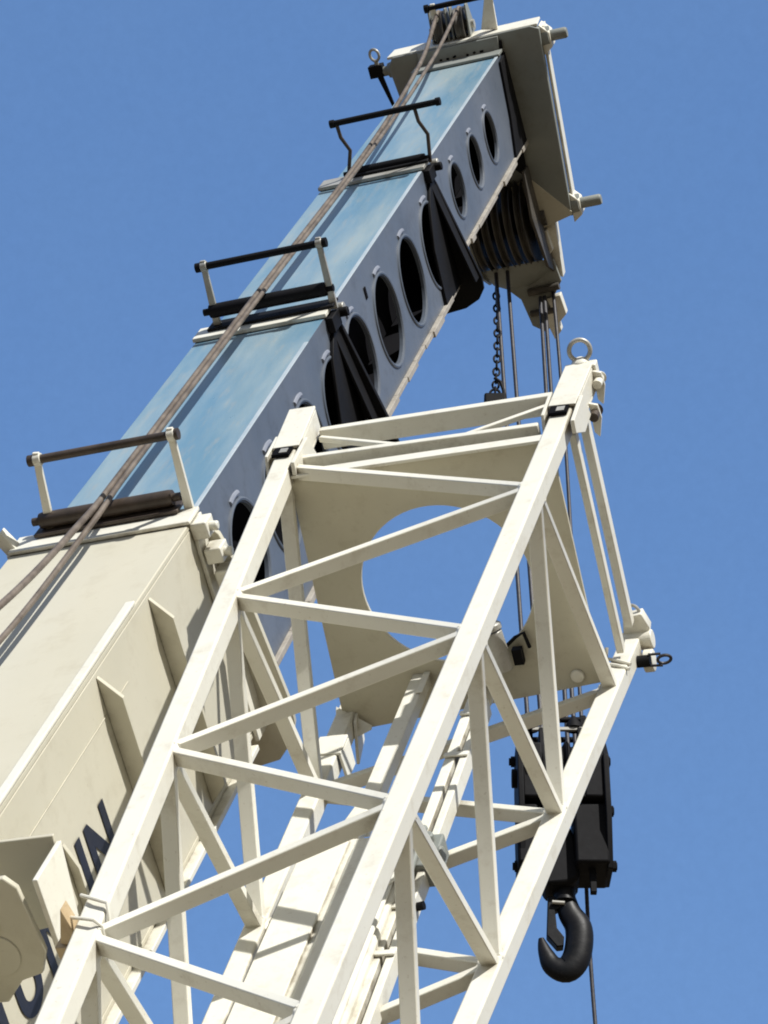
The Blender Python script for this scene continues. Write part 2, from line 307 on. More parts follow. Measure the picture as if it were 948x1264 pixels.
h = MB(); h.box((CN-BW[3]/2-0.03, BT[3]-0.020, 7.18), (CN+BW[3]/2+0.012, BT[3]-0.003, 7.344)); h.build('end_collar', 'head', head, 0.003)
h = MB(); h.prism([(-0.60, -0.03, 7.325), (-0.095, -0.03, 7.325), (-0.105, 0.085, 7.30), (-0.60, 0.075, 7.30)], (0, 0, 0.018)); h.build('back_plate', 'head', head, 0.002)
# rough stencil marks on the back plate
rnd = random.Random(3)
for i in range(7):
    xx = -0.47+i*0.042
    if i == 3: continue
    h = MB(); h.bar((xx, 0.035, 7.309), (xx+rnd.uniform(0.012, 0.022), 0.035+rnd.uniform(-0.008, 0.008), 7.309), 0.012, 0.006, (0, 1, 0)); h.build('stencil_mark', 'dark', head)
# black band on the side between fly section and head
h = MB(); h.prism([(CN+BW[3]/2+0.006, 0.075, 7.343), (CN+BW[3]/2+0.006, 0.63, 7.343), (CN+BW[3]/2+0.006, 0.63, 6.95), (CN+BW[3]/2+0.006, 0.40, 7.08), (CN+BW[3]/2+0.006, 0.09, 7.16)], (0.012, 0, 0)); h.build('dark_side_band', 'black', head, 0.002)
# pins that carry the jib
for p, L, lb in (((0.150, 0.055, 7.43), 0.14, None), ((0.085, 1.105, 7.43), 0.17, None)):
    pn = MB(); pn.lathe(p, (1, 0.0, 0.0), [(0.065, -0.02), (0.062, 0.045), (0.034, 0.05), (0.034, L), (0.028, L+0.012)], 22); pn.build('jib_pin', 'head', head)
    pb = MB(); pb.prism([(p[0]+0.0, p[1]-0.09, 7.38), (p[0]+0.055, p[1]-0.03, 7.38), (p[0]+0.055, p[1]+0.06, 7.38), (p[0]-0.005, p[1]+0.10, 7.38)], (0, 0, 0.13)); pb.build('pin_boss', 'jib', head, 0.006)
h = MB(); h.prism([(-0.150, 0.03, 7.325), (-0.079, -0.005, 7.325), (-0.122, 0.86, 7.325), (-0.20, 0.78, 7.325)], (0, 0, 0.016)); h.build('shadow_plate', 'black', head, 0.002)  # black plate laid in for the shade beside the head plate
pn = MB(); pn.lathe((-0.79, 0.05, 7.42), (-1, 0, 0), [(0.05, 0), (0.045, 0.03), (0.030, 0.032), (0.030, 0.13), (0.026, 0.14)], 18); pn.build('jib_pin', 'head', head)
pn = MB(); pn.torus((-0.885, -0.060, 7.42), (0.5, 0, 1), 0.036, 0.009, 20, 8); pn.cyl((-0.885, -0.028, 7.42), (-0.885, 0.03, 7.42), 0.014, 12); pn.build('pin_ring', 'steel', head)
pn = MB(); pn.bar((-0.885, 0.06, 7.42), (-0.84, 0.28, 7.40), 0.034, 0.03, (1,0,0), 0.018, 0.018); pn.box((-0.94, 0.0, 7.39), (-0.85, 0.075, 7.46)); pn.build('pin_retainer', 'black', head, 0.004)
# top pulleys with their guard
def sheave(name, c, r, w, mat, parent, axis=(1,0,0)):
    s = MB(); s.lathe(c, axis, [(r*0.22,-w*0.75),(r*0.30,-w*0.75),(r*0.30,-w*0.5),(r*0.86,-w*0.42),(r*0.88,-w*0.5),(r,-w*0.5),(r*0.99,-w*0.40),(r*0.86,-w*0.10),(r*0.86,w*0.10),(r*0.99,w*0.40),(r,w*0.5),(r*0.88,w*0.5),(r*0.86,w*0.42),(r*0.30,w*0.5),(r*0.30,w*0.75),(r*0.22,w*0.75)], 36)
    return s.build(name, mat, parent)
for x in (-0.455, -0.325):
    sheave('head_sheave', (x, -0.105, 7.50), 0.115, 0.055, 'sheave', head)
for x in (-0.505, -0.405, -0.375, -0.275):
    s = MB(); s.prism([(x-0.006, -0.235, 7.47), (x-0.006, -0.235, 7.53), (x-0.006, -0.05, 7.60), (x-0.006, -0.05, 7.40)], (0.012, 0, 0)); s.build('sheave_cheek', 'head', head, 0.004)
s = MB(); s.cyl((-0.53, -0.105, 7.50), (-0.25, -0.105, 7.50), 0.026, 16); s.build('sheave_pin', 'steel', head)
s = MB(); s.cyl((-0.50, -0.262, 7.44), (-0.085, -0.262, 7.44), 0.017, 14); s.cyl((-0.515, -0.262, 7.44), (-0.49, -0.262, 7.44), 0.026, 12); s.cyl((-0.095, -0.262, 7.44), (-0.07, -0.262, 7.44), 0.026, 12); s.build('guard_bar', 'black', head)
s = MB(); s.bar((-0.105, -0.30, 7.44), (-0.155, -0.06, 7.44), 0.035, 0.022, (1,0,0), 0.10, 0.03); s.build('guard_post', 'jib', head, 0.003)
s = MB(); s.bar((-0.462, -0.285, 7.44), (-0.475, -0.06, 7.44), 0.030, 0.022, (1,0,0), 0.05, 0.03); s.build('guard_post', 'jib', head, 0.003)
# lower pulley nest under the head
for i in range(5):
    sheave('lower_sheave', (-0.485+i*0.073, 1.13, 7.36), 0.27, 0.046, 'sheave', head)
s = MB(); s.cyl((-0.56, 1.13, 7.36), (-0.08, 1.13, 7.36), 0.05, 18); s.build('sheave_pin', 'sheave', head)
for x, z, mt in ((-0.545, 0.0, 'head'), (-0.125, 0.0, 'sheave')):
    s = MB(); s.prism([(x, 0.78, 7.20), (x, 0.80, 7.56), (x, 1.10, 7.66), (x, 1.42, 7.56), (x, 1.50, 7.40), (x, 1.40, 7.22), (x, 1.05, 7.10)], (0.018, 0, 0)); s.build('sheave_cheek', mt, head, 0.003)
s = MB(); s.prism([(-0.535, 1.36, 7.24), (-0.13, 1.36, 7.24), (-0.12, 1.50, 7.40), (-0.33, 1.60, 7.40), (-0.52, 1.50, 7.40)], (0, 0.015, 0.02)); s.build('rope_guard', 'head', head, 0.003)
s = MB(); s.prism([(-0.36, 1.42, 7.36), (-0.10, 1.40, 7.36), (-0.085, 1.55, 7.36), (-0.17, 1.66, 7.36), (-0.15, 1.74, 7.36), (-0.25, 1.86, 7.36), (-0.33, 1.80, 7.36), (-0.36, 1.62, 7.36), (-0.42, 1.55, 7.36)], (0, 0, 0.03)); s.build('dead_end_bracket', 'head', head, 0.004)
s = MB(); s.prism([(-0.105, 1.20, 7.40), (-0.04, 1.18, 7.40), (-0.075, 1.54, 7.40), (-0.145, 1.50, 7.40)], (0, 0.0, 0.10)); s.build('dead_end_cheek', 'jib', head, 0.004)
for x, y, w_ in ((-0.13, 1.22, 0.045), (-0.15, 1.64, 0.05), (-0.20, 1.74, 0.045)):
    s = MB(); s.prism([(x-w_, y, 7.345), (x+w_*0.8, y-0.01, 7.345), (x+w_, y+0.12, 7.345), (x-w_*0.2, y+0.17, 7.345)], (0, 0, 0.07)); s.build('socket_wedge', 'jib', head, 0.005)
s = MB(); s.cyl((-0.30, 1.58, 7.34), (-0.10, 1.57, 7.34), 0.024, 14); s.cyl((-0.32, 1.72, 7.35), (-0.16, 1.72, 7.35), 0.02, 14); s.build('bracket_pin', 'sheave', head)
s = MB(); s.bar((-0.185, 1.02, 7.30), (-0.205, 1.32, 7.30), 0.03, 0.05, (1,0,0)); s.build('rope_clamp', 'sheave', head, 0.004)

# ---- jib stowage bracket on the side of the base section (lower left of the view)
br = MB(); br.prism([(0.003, 0.02, -2.55), (0.003, 0.33, -2.55), (0.003, 0.33, -2.95), (0.003, 0.02, -2.95)], (0.016, 0, 0))
brk = br.build('stowage_bracket', 'cream', boom, 0.003); brk.location = (0, 0, -0.11); brk['label'] = 'cream box bracket with holes, at the lower left edge'
b = MB(); b.prism([(0.01, -0.06, -2.67), (0.235, -0.065, -2.67), (0.265, -0.03, -2.67), (0.285, 0.17, -2.67), (0.255, 0.235, -2.67), (0.19, 0.25, -2.67), (0.13, 0.31, -2.67), (0.01, 0.305, -2.67)], (0, 0, 0.022)); b.build('bracket_plate', 'cream', brk, 0.004)
b = MB(); b.prism([(0.302, -0.035, -2.645), (0.302, 0.21, -2.645), (0.302, 0.20, -2.48), (0.302, -0.035, -2.43)], (0.016, 0, 0)); b.build('bracket_side', 'jib', brk, 0.003)
b = MB(); b.prism([(0.022, -0.06, -2.435), (0.30, -0.055, -2.435), (0.300, 0.19, -2.48), (0.022, 0.23, -2.48)], (0, 0, 0.014)); b.build('bracket_web', 'cream', brk, 0.003)
b = MB(); b.lathe((0.150, 0.165, -2.671), (0,0,-1), [(0.062, 0), (0.06, 0.003)], 28); b.build('bracket_boss', 'cream', brk)
b = MB(); b.prism([(0.135, -0.025, -2.676), (0.155, -0.020, -2.676), (0.175, 0.045, -2.676), (0.165, 0.060, -2.676), (0.13, 0.050, -2.676)], (0, 0, 0.004)); b.lathe((0.165, 0.075, -2.674), (0,0,-1), [(0.013, 0), (0.012, 0.003)], 14); b.build('bracket_slot', 'dark', brk)
b = MB(); b.cyl((0.17, 0.06, -2.56), (0.17, 0.0, -2.56), 0.022, 14); b.cyl((0.20, 0.05, -2.56), (0.135, 0.055, -2.56), 0.018, 12); b.build('bracket_pin', 'black', brk)
b = MB(); b.cyl((0.29, 0.265, -2.66), (0.40, 0.245, -2.64), 0.014, 12); b.build('bracket_stud', 'brown', brk)

# ================================================================== hoist ropes
TO = lambda p: BOOM @ V(p)
def strand(m, path, r, lobes=6, seg=24, step=0.012, pitch=0.17):
    path = [V(p) for p in path]
    # smooth the path, then sweep a six-lobed section that turns with the lay of the rope
    pts = []
    for i in range(len(path)-1):
        p0, p1, p2, p3 = path[max(i-1, 0)], path[i], path[i+1], path[min(i+2, len(path)-1)]
        d = (p2-p1).length; n = max(1, int(d/step)); tl = 0.5 if len(path) > 2 else 0
        k1 = (p2-p0)*(d/max((p2-p0).length, 1e-6)); k2 = (p3-p1)*(d/max((p3-p1).length, 1e-6))
        for k in range(n):
            t = k/n; t2 = t*t; t3 = t2*t
            pts.append(p1*(2*t3-3*t2+1)+k1*(t3-2*t2+t)+p2*(3*t2-2*t3)+k2*(t3-t2))
    pts.append(path[-1]); vs = []; fs = []; u = (pts[1]-pts[0]).orthogonal().normalized(); s_ = 0
    for i, p in enumerate(pts):
        t = (pts[min(i+1, len(pts)-1)]-pts[max(i-1, 0)]).normalized(); u = (u-t*u.dot(t)).normalized(); w = t.cross(u)
        if i: s_ += (p-pts[i-1]).length
        for k in range(seg):
            a = 2*PI*k/seg; rr = r*(0.90+0.14*abs(math.cos(lobes/2*(a-2*PI*s_/pitch)))**0.7)
            vs.append(p+(u*math.cos(a)+w*math.sin(a))*rr)
    n = len(pts)
    for i in range(n-1):
        for k in range(seg):
            k2 = (k+1) % seg; fs.append([i*seg+k, i*seg+k2, (i+1)*seg+k2, (i+1)*seg+k])
    fs += [list(range(seg))[::-1], [(n-1)*seg+k for k in range(seg)]]
    m.add(vs, fs)
def rope_mesh(paths, r, name, mat, seg=8):
    m = MB()
    for i, p in enumerate(paths): m.cur = min(i, 1); strand(m, p, r)
    return m
def wr(paths, r, name, mat, label, cat, group=None):
    # the rope is built about its own lowest point
    m = rope_mesh(paths, r, name, mat); o0 = min((p for q in paths for p in q), key=lambda p: p.z).copy()
    m.shift(-o0); o = m.build(name, (mat, 'rope_dark')); o.location = o0
    tag(o, label, cat, group); return o
def over_sheave(x, cy, ca, r, n=12, a0=-100, a1=60):
    return [TO((x, cy+r*-math.cos(math.radians(t)), ca+r*math.sin(math.radians(t)))) for t in [a0+(a1-a0)*i/n for i in range(n+1)]]

# hook block placed in plain world axes (hangs plumb)
HB = EYE + rel(((690-474)/3427.4*14.6, (905-632)/3427.4*14.6, 14.6))   # top centre of the block
def hb(x, y, z): return HB + V((x, y, z))
line_l = []
for i, (x, hx) in enumerate(((-0.485, -0.155), (-0.412, -0.085), (-0.212, 0.045), (-0.185, 0.085), (-0.150, 0.125))):
    top = TO((x, 1.13+0.10, 7.36+0.245)) if i < 2 else TO((x, 1.40+0.02*i, 7.36))
    if i >= 2: top = TO((x-0.02, 1.62, 7.335))
    line_l.append([top, hb(hx, 0.0, -0.16)])
tops = [TO((-0.40, -0.60, -4.8)), TO((-0.236, -0.262, -1.27)), TO((-0.300, -0.150, -0.25)), TO((-0.312, -0.135, 0.1)), TO((-0.318, -0.128, 2.4)), TO((-0.318, -0.124, 4.8)), TO((-0.36, -0.16, 6.4))] + over_sheave(-0.455, -0.105, 7.50, 0.112, 12, -20, 150)
main = [tops, [tops[-1], TO((-0.485, 0.95, 7.70)), TO((-0.485, 1.13, 7.63))]] + line_l[:2] + line_l[2:4]
wr(main, 0.0120, 'hoist_rope', 'rope', 'brown steel hoist rope along the left of the boom, falling to the hook block', 'wire rope')
tops2 = [TO((-0.27, -0.40, -4.8)), TO((-0.29, -0.135, -1.27)), TO((-0.280, -0.128, -0.25)), TO((-0.287, -0.130, 0.1)), TO((-0.294, -0.126, 2.4)), TO((-0.292, -0.121, 4.8)), TO((-0.305, -0.15, 6.5))] + over_sheave(-0.325, -0.105, 7.50, 0.112, 12, -20, 150)
whip = [hb(0.125, 0.02, 0.0), hb(0.118, 0.16, -1.02), hb(0.150, 0.16, -2.25), hb(0.20, 0.18, -4.2)]
aux = [tops2, [tops2[-1], TO((-0.20, 1.0, 7.66)), TO((-0.15, 1.62, 7.345)), hb(0.125, 0.02, 0.0)], whip]
wr(aux, 0.0105, 'auxiliary_rope', 'rope', 'thinner rope, right of the two on the boom, free end hanging past the hook', 'wire rope')

# ================================================================== switch weight on its chain
c0 = TO((-0.47, 1.475, 7.25)); c1 = EYE + rel(((611-474)/3427.4*16.2, (488-632)/3427.4*16.2, 16.2))
swt = thing('switch_weight', 'small black weight hanging on a chain beside the two left hoist rope falls', 'weight', Matrix.Translation(c1 - V((0,0,0.14))))
ch = MB(); nl = 17
for i in range(nl):
    t = (i+0.5)/nl; p = c0.lerp(c1, t)-swt.location; p += V((0.012*math.sin(t*PI), 0, -0.0))
    dr = (c1-c0).normalized(); L = (c1-c0).length/nl
    ax = V((0,1,0)) if i % 2 else V((1,0,0)); ax = (ax-dr*ax.dot(dr)).normalized(); sd = dr.cross(ax)
    pts = []
    for k in range(12):
        a = 2*PI*k/12; pts.append(p + dr*math.cos(a)*L*0.60 + sd*math.sin(a)*L*0.27)
    ch.tube(pts, 0.0070, 6, True)
ch.build('chain', 'black', swt)
wt = MB(); wt.box((-0.065,-0.05,0.0), (0.065,0.05,0.125)); wt.build('weight_body', 'black', swt, 0.012)
wt = MB(); wt.torus((0, 0, 0.155), (0,1,0), 0.028, 0.008, 16, 6); wt.build('weight_eye', 'black', swt)
# its slack electric cable and clip
wt = MB(); e0 = c1-swt.location; wt.tube([e0+V((0.0,0,0.13)), e0+V((0.035,0,0.10)), e0+V((0.05,0,0.04)), e0+V((0.055,0,-0.03))], 0.010, 8); wt.build('weight_shackle', 'black', swt)

# ================================================================== hook block
blk = thing('hook_block', 'black steel hook block with pulleys and a big single hook, hanging at the lower right', 'hook block', Matrix.Translation(HB + V((0, 0, -1.52))))
ZB = 1.52
def bb(): return MB()
def P(x, y, z): return (x, y, z+ZB)
# cheek plates, seen edge on as black slabs
for xs in (-0.235, 0.205):
    s = bb(); s.prism([P(xs,-0.10,-0.12), P(xs,0.12,-0.10), P(xs,0.22,-0.26), P(xs,0.22,-0.60), P(xs,0.14,-0.84), P(xs,-0.14,-0.88), P(xs,-0.22,-0.62), P(xs,-0.22,-0.26)], (0.03, 0, 0)); s.build('cheek_plate', 'black', blk, 0.006)
for xs in (-0.115, 0.085):
    s = bb(); s.prism([P(xs,-0.16,-0.06), P(xs,0.16,-0.06), P(xs,0.2,-0.24), P(xs,0.2,-0.50), P(xs,-0.2,-0.50), P(xs,-0.2,-0.24)], (0.022, 0, 0)); s.build('cheek_plate', 'black', blk, 0.004)
for lo, hi in (((-0.215,-0.20,-0.50), (-0.10,0.16,-0.17)), ((0.10,-0.20,-0.50), (0.215,0.16,-0.16)), ((-0.245,-0.17,-0.86), (-0.135,0.12,-0.515)), ((0.045,-0.17,-0.86), (0.220,0.12,-0.515))):
    s = bb(); s.box(P(*lo), P(*hi)); s.build('cheek_weight', 'black', blk, 0.015)
for x in (-0.165, -0.075, 0.0, 0.055, 0.125):
    sheave('block_sheave', P(x, 0.0, -0.30), 0.215, 0.05, 'black', blk)
for z, y in ((-0.175, 0.0), (-0.50, -0.05), (-0.82, -0.05)):
    s = bb(); s.cyl(P(-0.268, y, z), P(0.262, y, z), 0.020, 16); s.lathe(P(-0.258, y, z), (1,0,0), [(0.030,0),(0.030,0.02)], 6); s.lathe(P(0.238, y, z), (1,0,0), [(0.030,0),(0.030,0.02)], 6); s.build('cross_bolt', 'black', blk)
s = bb(); s.cyl(P(-0.262, -0.10, -0.335), P(-0.20, -0.10, -0.335), 0.05, 18); s.build('axle_cap', 'black', blk, 0.004)
# rope keeper on top
for y in (-0.10, 0.10):
    s = bb(); s.cyl(P(-0.19, y, 0.02), P(0.17, y, 0.02), 0.016, 12); s.build('rope_keeper', 'black', blk)
for x in (-0.16, -0.03, 0.12):
    s = bb(); s.bar(P(x, -0.10, 0.04), P(x, -0.10, -0.14), 0.03, 0.03, (1,0,0)); s.build('keeper_post', 'black', blk, 0.003)
s = bb(); s.bar(P(-0.15, -0.14, -0.062), P(0.14, -0.14, -0.062), 0.02, 0.02, (0,1,0)); s.build('keeper_strip', 'steel', blk, 0.003)
for x in (-0.155, 0.07):
    s = bb(); s.lathe(P(x, -0.12, -0.05), (0,0,1), [(0.045,0),(0.04,0.03),(0.018,0.06),(0.012,0.075)], 14); s.build('grease_cup', 'black', blk)
# trunnion, shank, hook
s = bb(); s.prism([P(-0.145,-0.10,-0.60), P(-0.05,-0.10,-0.535), P(0.0,-0.10,-0.545), P(0.055,-0.10,-0.68), P(0.07,-0.10,-0.90), P(0.03,-0.10,-0.935), P(-0.10,-0.10,-0.95), P(-0.14,-0.10,-0.86)], (0, 0.20, 0)); s.build('trunnion', 'black', blk, 0.02)
s = bb(); s.lathe(P(-0.008, 0, -0.80), (0,0,-1), [(0.085,0),(0.088,0.03),(0.080,0.055),(0.060,0.065),(0.056,0.16),(0.060,0.20)], 24); s.build('shank', 'hook', blk)
s = bb(); s.box(P(0.118,-0.10,-0.99), P(0.150,-0.06,-0.85)); s.build('hook_stop', 'black', blk, 0.004)
hk = bb()
hp = [(-0.012, -0.915, 0.046), (0.0, -0.985, 0.051), (0.016, -1.06, 0.061), (0.054, -1.135, 0.069), (0.056, -1.225, 0.071), (0.033, -1.32, 0.071), (-0.017, -1.375, 0.067), (-0.081, -1.35, 0.055), (-0.111, -1.29, 0.04), (-0.126, -1.24, 0.027), (-0.134, -1.2, 0.014)]
def dense(pts, n=5):
    out = []
    for i in range(len(pts)-1):
        p0, p1, p2, p3 = pts[max(i-1,0)], pts[i], pts[i+1], pts[min(i+2, len(pts)-1)]
        for k in range(n):
            t = k/n; out.append(tuple(0.5*((2*b)+(c-a)*t+(2*a-5*b+4*c-d)*t*t+(3*b-a-3*c+d)*t**3) for a, b, c, d in zip(p0, p1, p2, p3)))
    out.append(pts[-1]); return out
dp = dense(hp)
hk.tube([P(x, 0, z) for x, z, r in dp], 0.05, 20, radii=[r for x, z, r in dp])
hk.v = [V((p.x, p.y*0.72, p.z)) for p in hk.v]
hook = hk.build('hook', 'hook', blk)
lt = bb(); lt.prism([P(-0.094,-0.03,-0.980), P(-0.062,-0.03,-0.975), P(-0.022,-0.03,-1.005), P(-0.024,-0.03,-1.035), P(-0.060,-0.03,-1.055), P(-0.054,-0.03,-1.155), P(-0.020,-0.03,-1.205), P(-0.024,-0.03,-1.255), P(-0.057,-0.03,-1.260), P(-0.107,-0.03,-1.195)], (0, 0.06, 0)); lt.build('safety_latch', 'hook', hook, 0.005)
lt = bb(); lt.cyl(P(-0.074,-0.045,-1.02), P(-0.012,-0.045,-1.025), 0.010, 10); lt.build('latch_spring', 'steel', hook)

# ================================================================== lattice jib
jib = thing('lattice_jib', 'pale cream lattice jib of four square chords with zigzag bracing, stowed beside the boom', 'crane jib', JIB)
JW = lambda z: 1.0084-0.0898*z
JH = lambda z: 1.0185-0.0963*z
SG = {'A': (-1,-1), 'B': (1,-1), 'C': (1,1), 'D': (-1,1)}
def jp(c, z, inset=0.0):
    sx, sy = SG[c]; return V((sx*(JW(z)/2-inset), sy*(JH(z)/2-inset), -z))
ZEND = 4.55
CH = 0.072
for c, z0 in (('A', 0.10), ('B', 0.10), ('C', 0.02), ('D', 0.30)):
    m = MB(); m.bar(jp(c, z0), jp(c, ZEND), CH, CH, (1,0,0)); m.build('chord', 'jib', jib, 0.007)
def brace(p, q, side, w=0.050, h=0.029, trim=0.03):
    p, q = V(p), V(q); t = (q-p).normalized(); u = V(side); u = (u-t*u.dot(t)).normalized(); k = t.cross(u); L = (q-p).length; m = MB()
    st = [(trim-0.004, 1.42), (trim+0.006, 1.36), (trim+0.011, 1.12), (trim+0.016, 1.0)]
    st = st + [(L-a, f) for a, f in st[::-1]]
    vs = [p+t*a+(u*i*w+k*j*h)*0.5*f for a, f in st for i, j in ((-1,-1),(1,-1),(1,1),(-1,1))]
    n = len(st); fs = [[0,3,2,1], [4*n-4,4*n-3,4*n-2,4*n-1]] + [[4*r+c, 4*r+(c+1) % 4, 4*r+4+(c+1) % 4, 4*r+4+c] for r in range(n-1) for c in range(4)]
    m.add(vs, fs); return m.build('brace', 'jib', jib, 0.003)
pit = 0.8936
zB = [0.7479+pit*k for k in range(5)]; zA = [0.36] + [1.256+pit*k for k in range(4)]
zC = [0.3738+pit*k for k in range(5)]; zD = [0.9489+pit*k for k in range(5)]
def zigzag(c1, z1, c2, z2, nrm):
    ev = sorted([(z, c1) for z in z1 if z < ZEND] + [(z, c2) for z in z2 if z < ZEND])
    for (za, ca), (zb, cb) in zip(ev, ev[1:]):
        if ca != cb: brace(jp(ca, za), jp(cb, zb), nrm, trim=CH*0.45)
zigzag('A', zA, 'B', zB, (0,1,0))
zigzag('B', zB, 'C', zC, (1,0,0))
zigzag('A', zA, 'D', zD, (1,0,0))
zigzag('D', zD, 'C', zC, (0,1,0))
# end diaphragm plate with its round hole
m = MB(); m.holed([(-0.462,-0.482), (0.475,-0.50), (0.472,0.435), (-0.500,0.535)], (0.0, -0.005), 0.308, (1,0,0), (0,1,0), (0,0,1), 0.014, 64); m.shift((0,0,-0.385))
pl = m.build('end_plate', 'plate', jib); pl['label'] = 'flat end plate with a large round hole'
m = MB(); m.bar((-0.46,-0.488,-0.395), (0.46,-0.505,-0.395), 0.012, 0.05, (0,1,0)); m.build('plate_lip', 'jib', pl, 0.002)
m = MB(); m.tube([(0.31*math.cos(t), -0.005+0.31*math.sin(t), -0.392) for t in [2*PI*k/60 for k in range(60)]], 0.006, 6, True); m.build('hole_rim', 'jib', pl)
m = MB(); m.lathe((0.385, 0.40, -0.402), (0,0,-1), [(0.026,0),(0.023,0.008),(0.014,0.013)], 20); m.build('plate_boss', 'jib', pl)
# end frame members
def member(p, q, w, h, side, name='cross_member'):
    m = MB(); m.bar(p, q, w, h, side); return m.build(name, 'jib', jib, 0.004)
member((-0.44,-0.455,-0.02), (0.42,-0.475,-0.02), 0.075, 0.035, (0,1,0))
member((-0.44,-0.49,-0.30), (0.42,-0.50,-0.30), 0.045, 0.03, (0,1,0))
member((-0.43,-0.475,-0.07), (0.0,-0.485,-0.30), 0.022, 0.02, (0,1,0), 'brace')
member((0.42,-0.48,-0.05), (0.05,-0.485,-0.30), 0.022, 0.02, (0,1,0), 'brace')
member((0.515,-0.42,-0.03), (0.512,0.42,-0.01), 0.03, 0.055, (1,0,0))
member((0.500,-0.42,-0.17), (0.500,0.44,-0.17), 0.026, 0.045, (1,0,0))
# chord end sockets on the two top chords
for c, L0, L1 in (('A', -0.04, 0.27), ('B', -0.10, 0.22)):
    p0, p1 = jp(c, L0), jp(c, L1)
    m = MB(); w = 0.098; t = 0.012
    for dx, dy, ww, hh in ((0, -w/2+t/2, w, t), (0, w/2-t/2, w, t), (-w/2+t/2, 0, t, w-2*t-0.001), (w/2-t/2, 0, t, w-2*t-0.001)):
        m.bar(p0+V((dx,dy,0)), p1+V((dx,dy,0)), ww, hh, (1,0,0))
    sk = m.build('chord_socket', 'jib', jib, 0.003)
    m = MB(); m.bar(jp(c, L0+0.0)+V((0,0,0.001)), jp(c, L0+0.02), w-2*t-0.004, w-2*t-0.004, (1,0,0)); m.build('socket_cap', 'jib', sk)
    m = MB(); m.box(tuple(jp(c, L1-0.03)-V((0.034,0.034,0))), tuple(jp(c, L1-0.03)+V((0.030,0.030,0.02)))); m.build('socket_block', 'dark', sk)
    m = MB(); m.box(tuple(p1+V((-0.038, -0.0485, -0.062))), tuple(p1+V((0.026, -0.0365, -0.002)))); m.build('socket_slot', 'dark', sk)  # dark box patch standing in for the shaded gap at the socket end
    m = MB(); m.box(tuple(p1+V((-0.012, -0.0510, -0.052))), tuple(p1+V((0.016, -0.0488, -0.018)))); m.build('slot_key', 'steel', sk)
    # sloping shoulder plates beside the socket
    s = SG[c][0]
    m = MB(); m.prism([tuple(p1+V((0.052, -0.05, 0.06))), tuple(p1+V((0.052, 0.05, 0.12))), tuple(p1+V((0.052, 0.055, -0.02))), tuple(p1+V((0.052, 0.0, -0.15))), tuple(p1+V((0.052, -0.045, -0.14)))], (0.014, 0, 0)); m.build('shoulder_plate', 'jib', sk, 0.002)
    m = MB(); m.prism([tuple(p1+V((-0.052, -0.05, 0.10))), tuple(p1+V((-0.052, 0.05, 0.10))), tuple(p1+V((-0.052, 0.045, -0.10))), tuple(p1+V((-0.052, -0.045, -0.06)))], (-0.012, 0, 0)); m.build('shoulder_plate', 'jib', sk, 0.002)
# right top corner: eye, pins and lug plates
q = jp('B', -0.10)
m = MB(); m.torus(tuple(q+V((0.005,-0.085,0.03))), (-0.22,0.28,0.93), 0.037, 0.0085, 26, 10); m.build('lifting_eye', 'steel', jib)
m = MB(); m.lathe(tuple(q+V((0.0,-0.03,0.02))), (0,-1,0), [(0.035,0),(0.03,0.02),(0.016,0.03)], 16); m.box(tuple(q+V((0.01,-0.045,-0.02))), tuple(q+V((0.06,0.02,0.03)))); m.build('eye_base', 'jib', jib, 0.005)
for z, y in ((-0.03, 0.0), (0.10, 0.06)):
    p = jp('B', z)
    m = MB(); m.prism([tuple(p+V((0.050,y-0.03,0.05))), tuple(p+V((0.080,y-0.02,0.05))), tuple(p+V((0.085,y+0.03,0.05))), tuple(p+V((0.066,y+0.10,0.05))), tuple(p+V((0.050,y+0.08,0.05)))], (0,0,-0.014)); m.build('lug_plate', 'jib', jib, 0.002)
    m = MB(); m.lathe(tuple(p+V((0.066,y+0.01,0.075))), (0,0,-1), [(0.022,0),(0.024,0.008),(0.017,0.012),(0.017,0.075)], 16); m.build('lug_pin', 'jib' if z < 0 else 'brown', jib)
# right lower corner: lug, pin ring, wire loop
q = jp('C', 0.0)
m = MB(); m.prism([tuple(q+V((-0.02,-0.10,0.07))), tuple(q+V((0.05,-0.11,0.07))), tuple(q+V((0.07,-0.05,0.07))), tuple(q+V((0.05,0.03,0.07))), tuple(q+V((-0.04,0.03,0.07)))], (0,0,-0.05)); m.build('lug_plate', 'jib', jib, 0.004)
m = MB(); m.cyl(tuple(q+V((-0.06,0.0,0.02))), tuple(q+V((0.075,-0.005,0.02))), 0.036, 18); m.build('lug_pin', 'jib', jib, 0.004)
m = MB(); m.lathe(tuple(q+V((0.045,0.04,-0.06))), (1,0,0), [(0.042,0),(0.042,0.035),(0.02,0.04)], 18); m.build('lug_pin', 'jib', jib, 0.004)
m = MB(); m.torus(tuple(q+V((0.01,-0.10,0.05))), (0.3,0.3,1), 0.032, 0.006, 16, 8, -PI*0.55, PI*0.55, ref=(0,-1,0)); m.build('pin_ring', 'steel', jib)
q2 = jp('C', 0.13)
m = MB(); m.cyl(tuple(q2+V((0.035,0.02,0.02))), tuple(q2+V((0.085,0.02,0.02))), 0.022, 14); m.build('clip_pin', 'black', jib)
m = MB(); m.torus(tuple(q2+V((0.135,0.02,0.02))), (0.2,0.5,-1), 0.024, 0.006, 20, 8); m.tube([tuple(q2+V((0.08,-0.005,0.02))), tuple(q2+V((0.125,-0.004,0.02)))], 0.005, 8); m.tube([tuple(q2+V((0.08,0.04,0.02))), tuple(q2+V((0.125,0.044,0.02)))], 0.005, 8); m.build('clip_ring', 'rope_dark', jib)
m = MB(); pc = jp('C', 0.22)
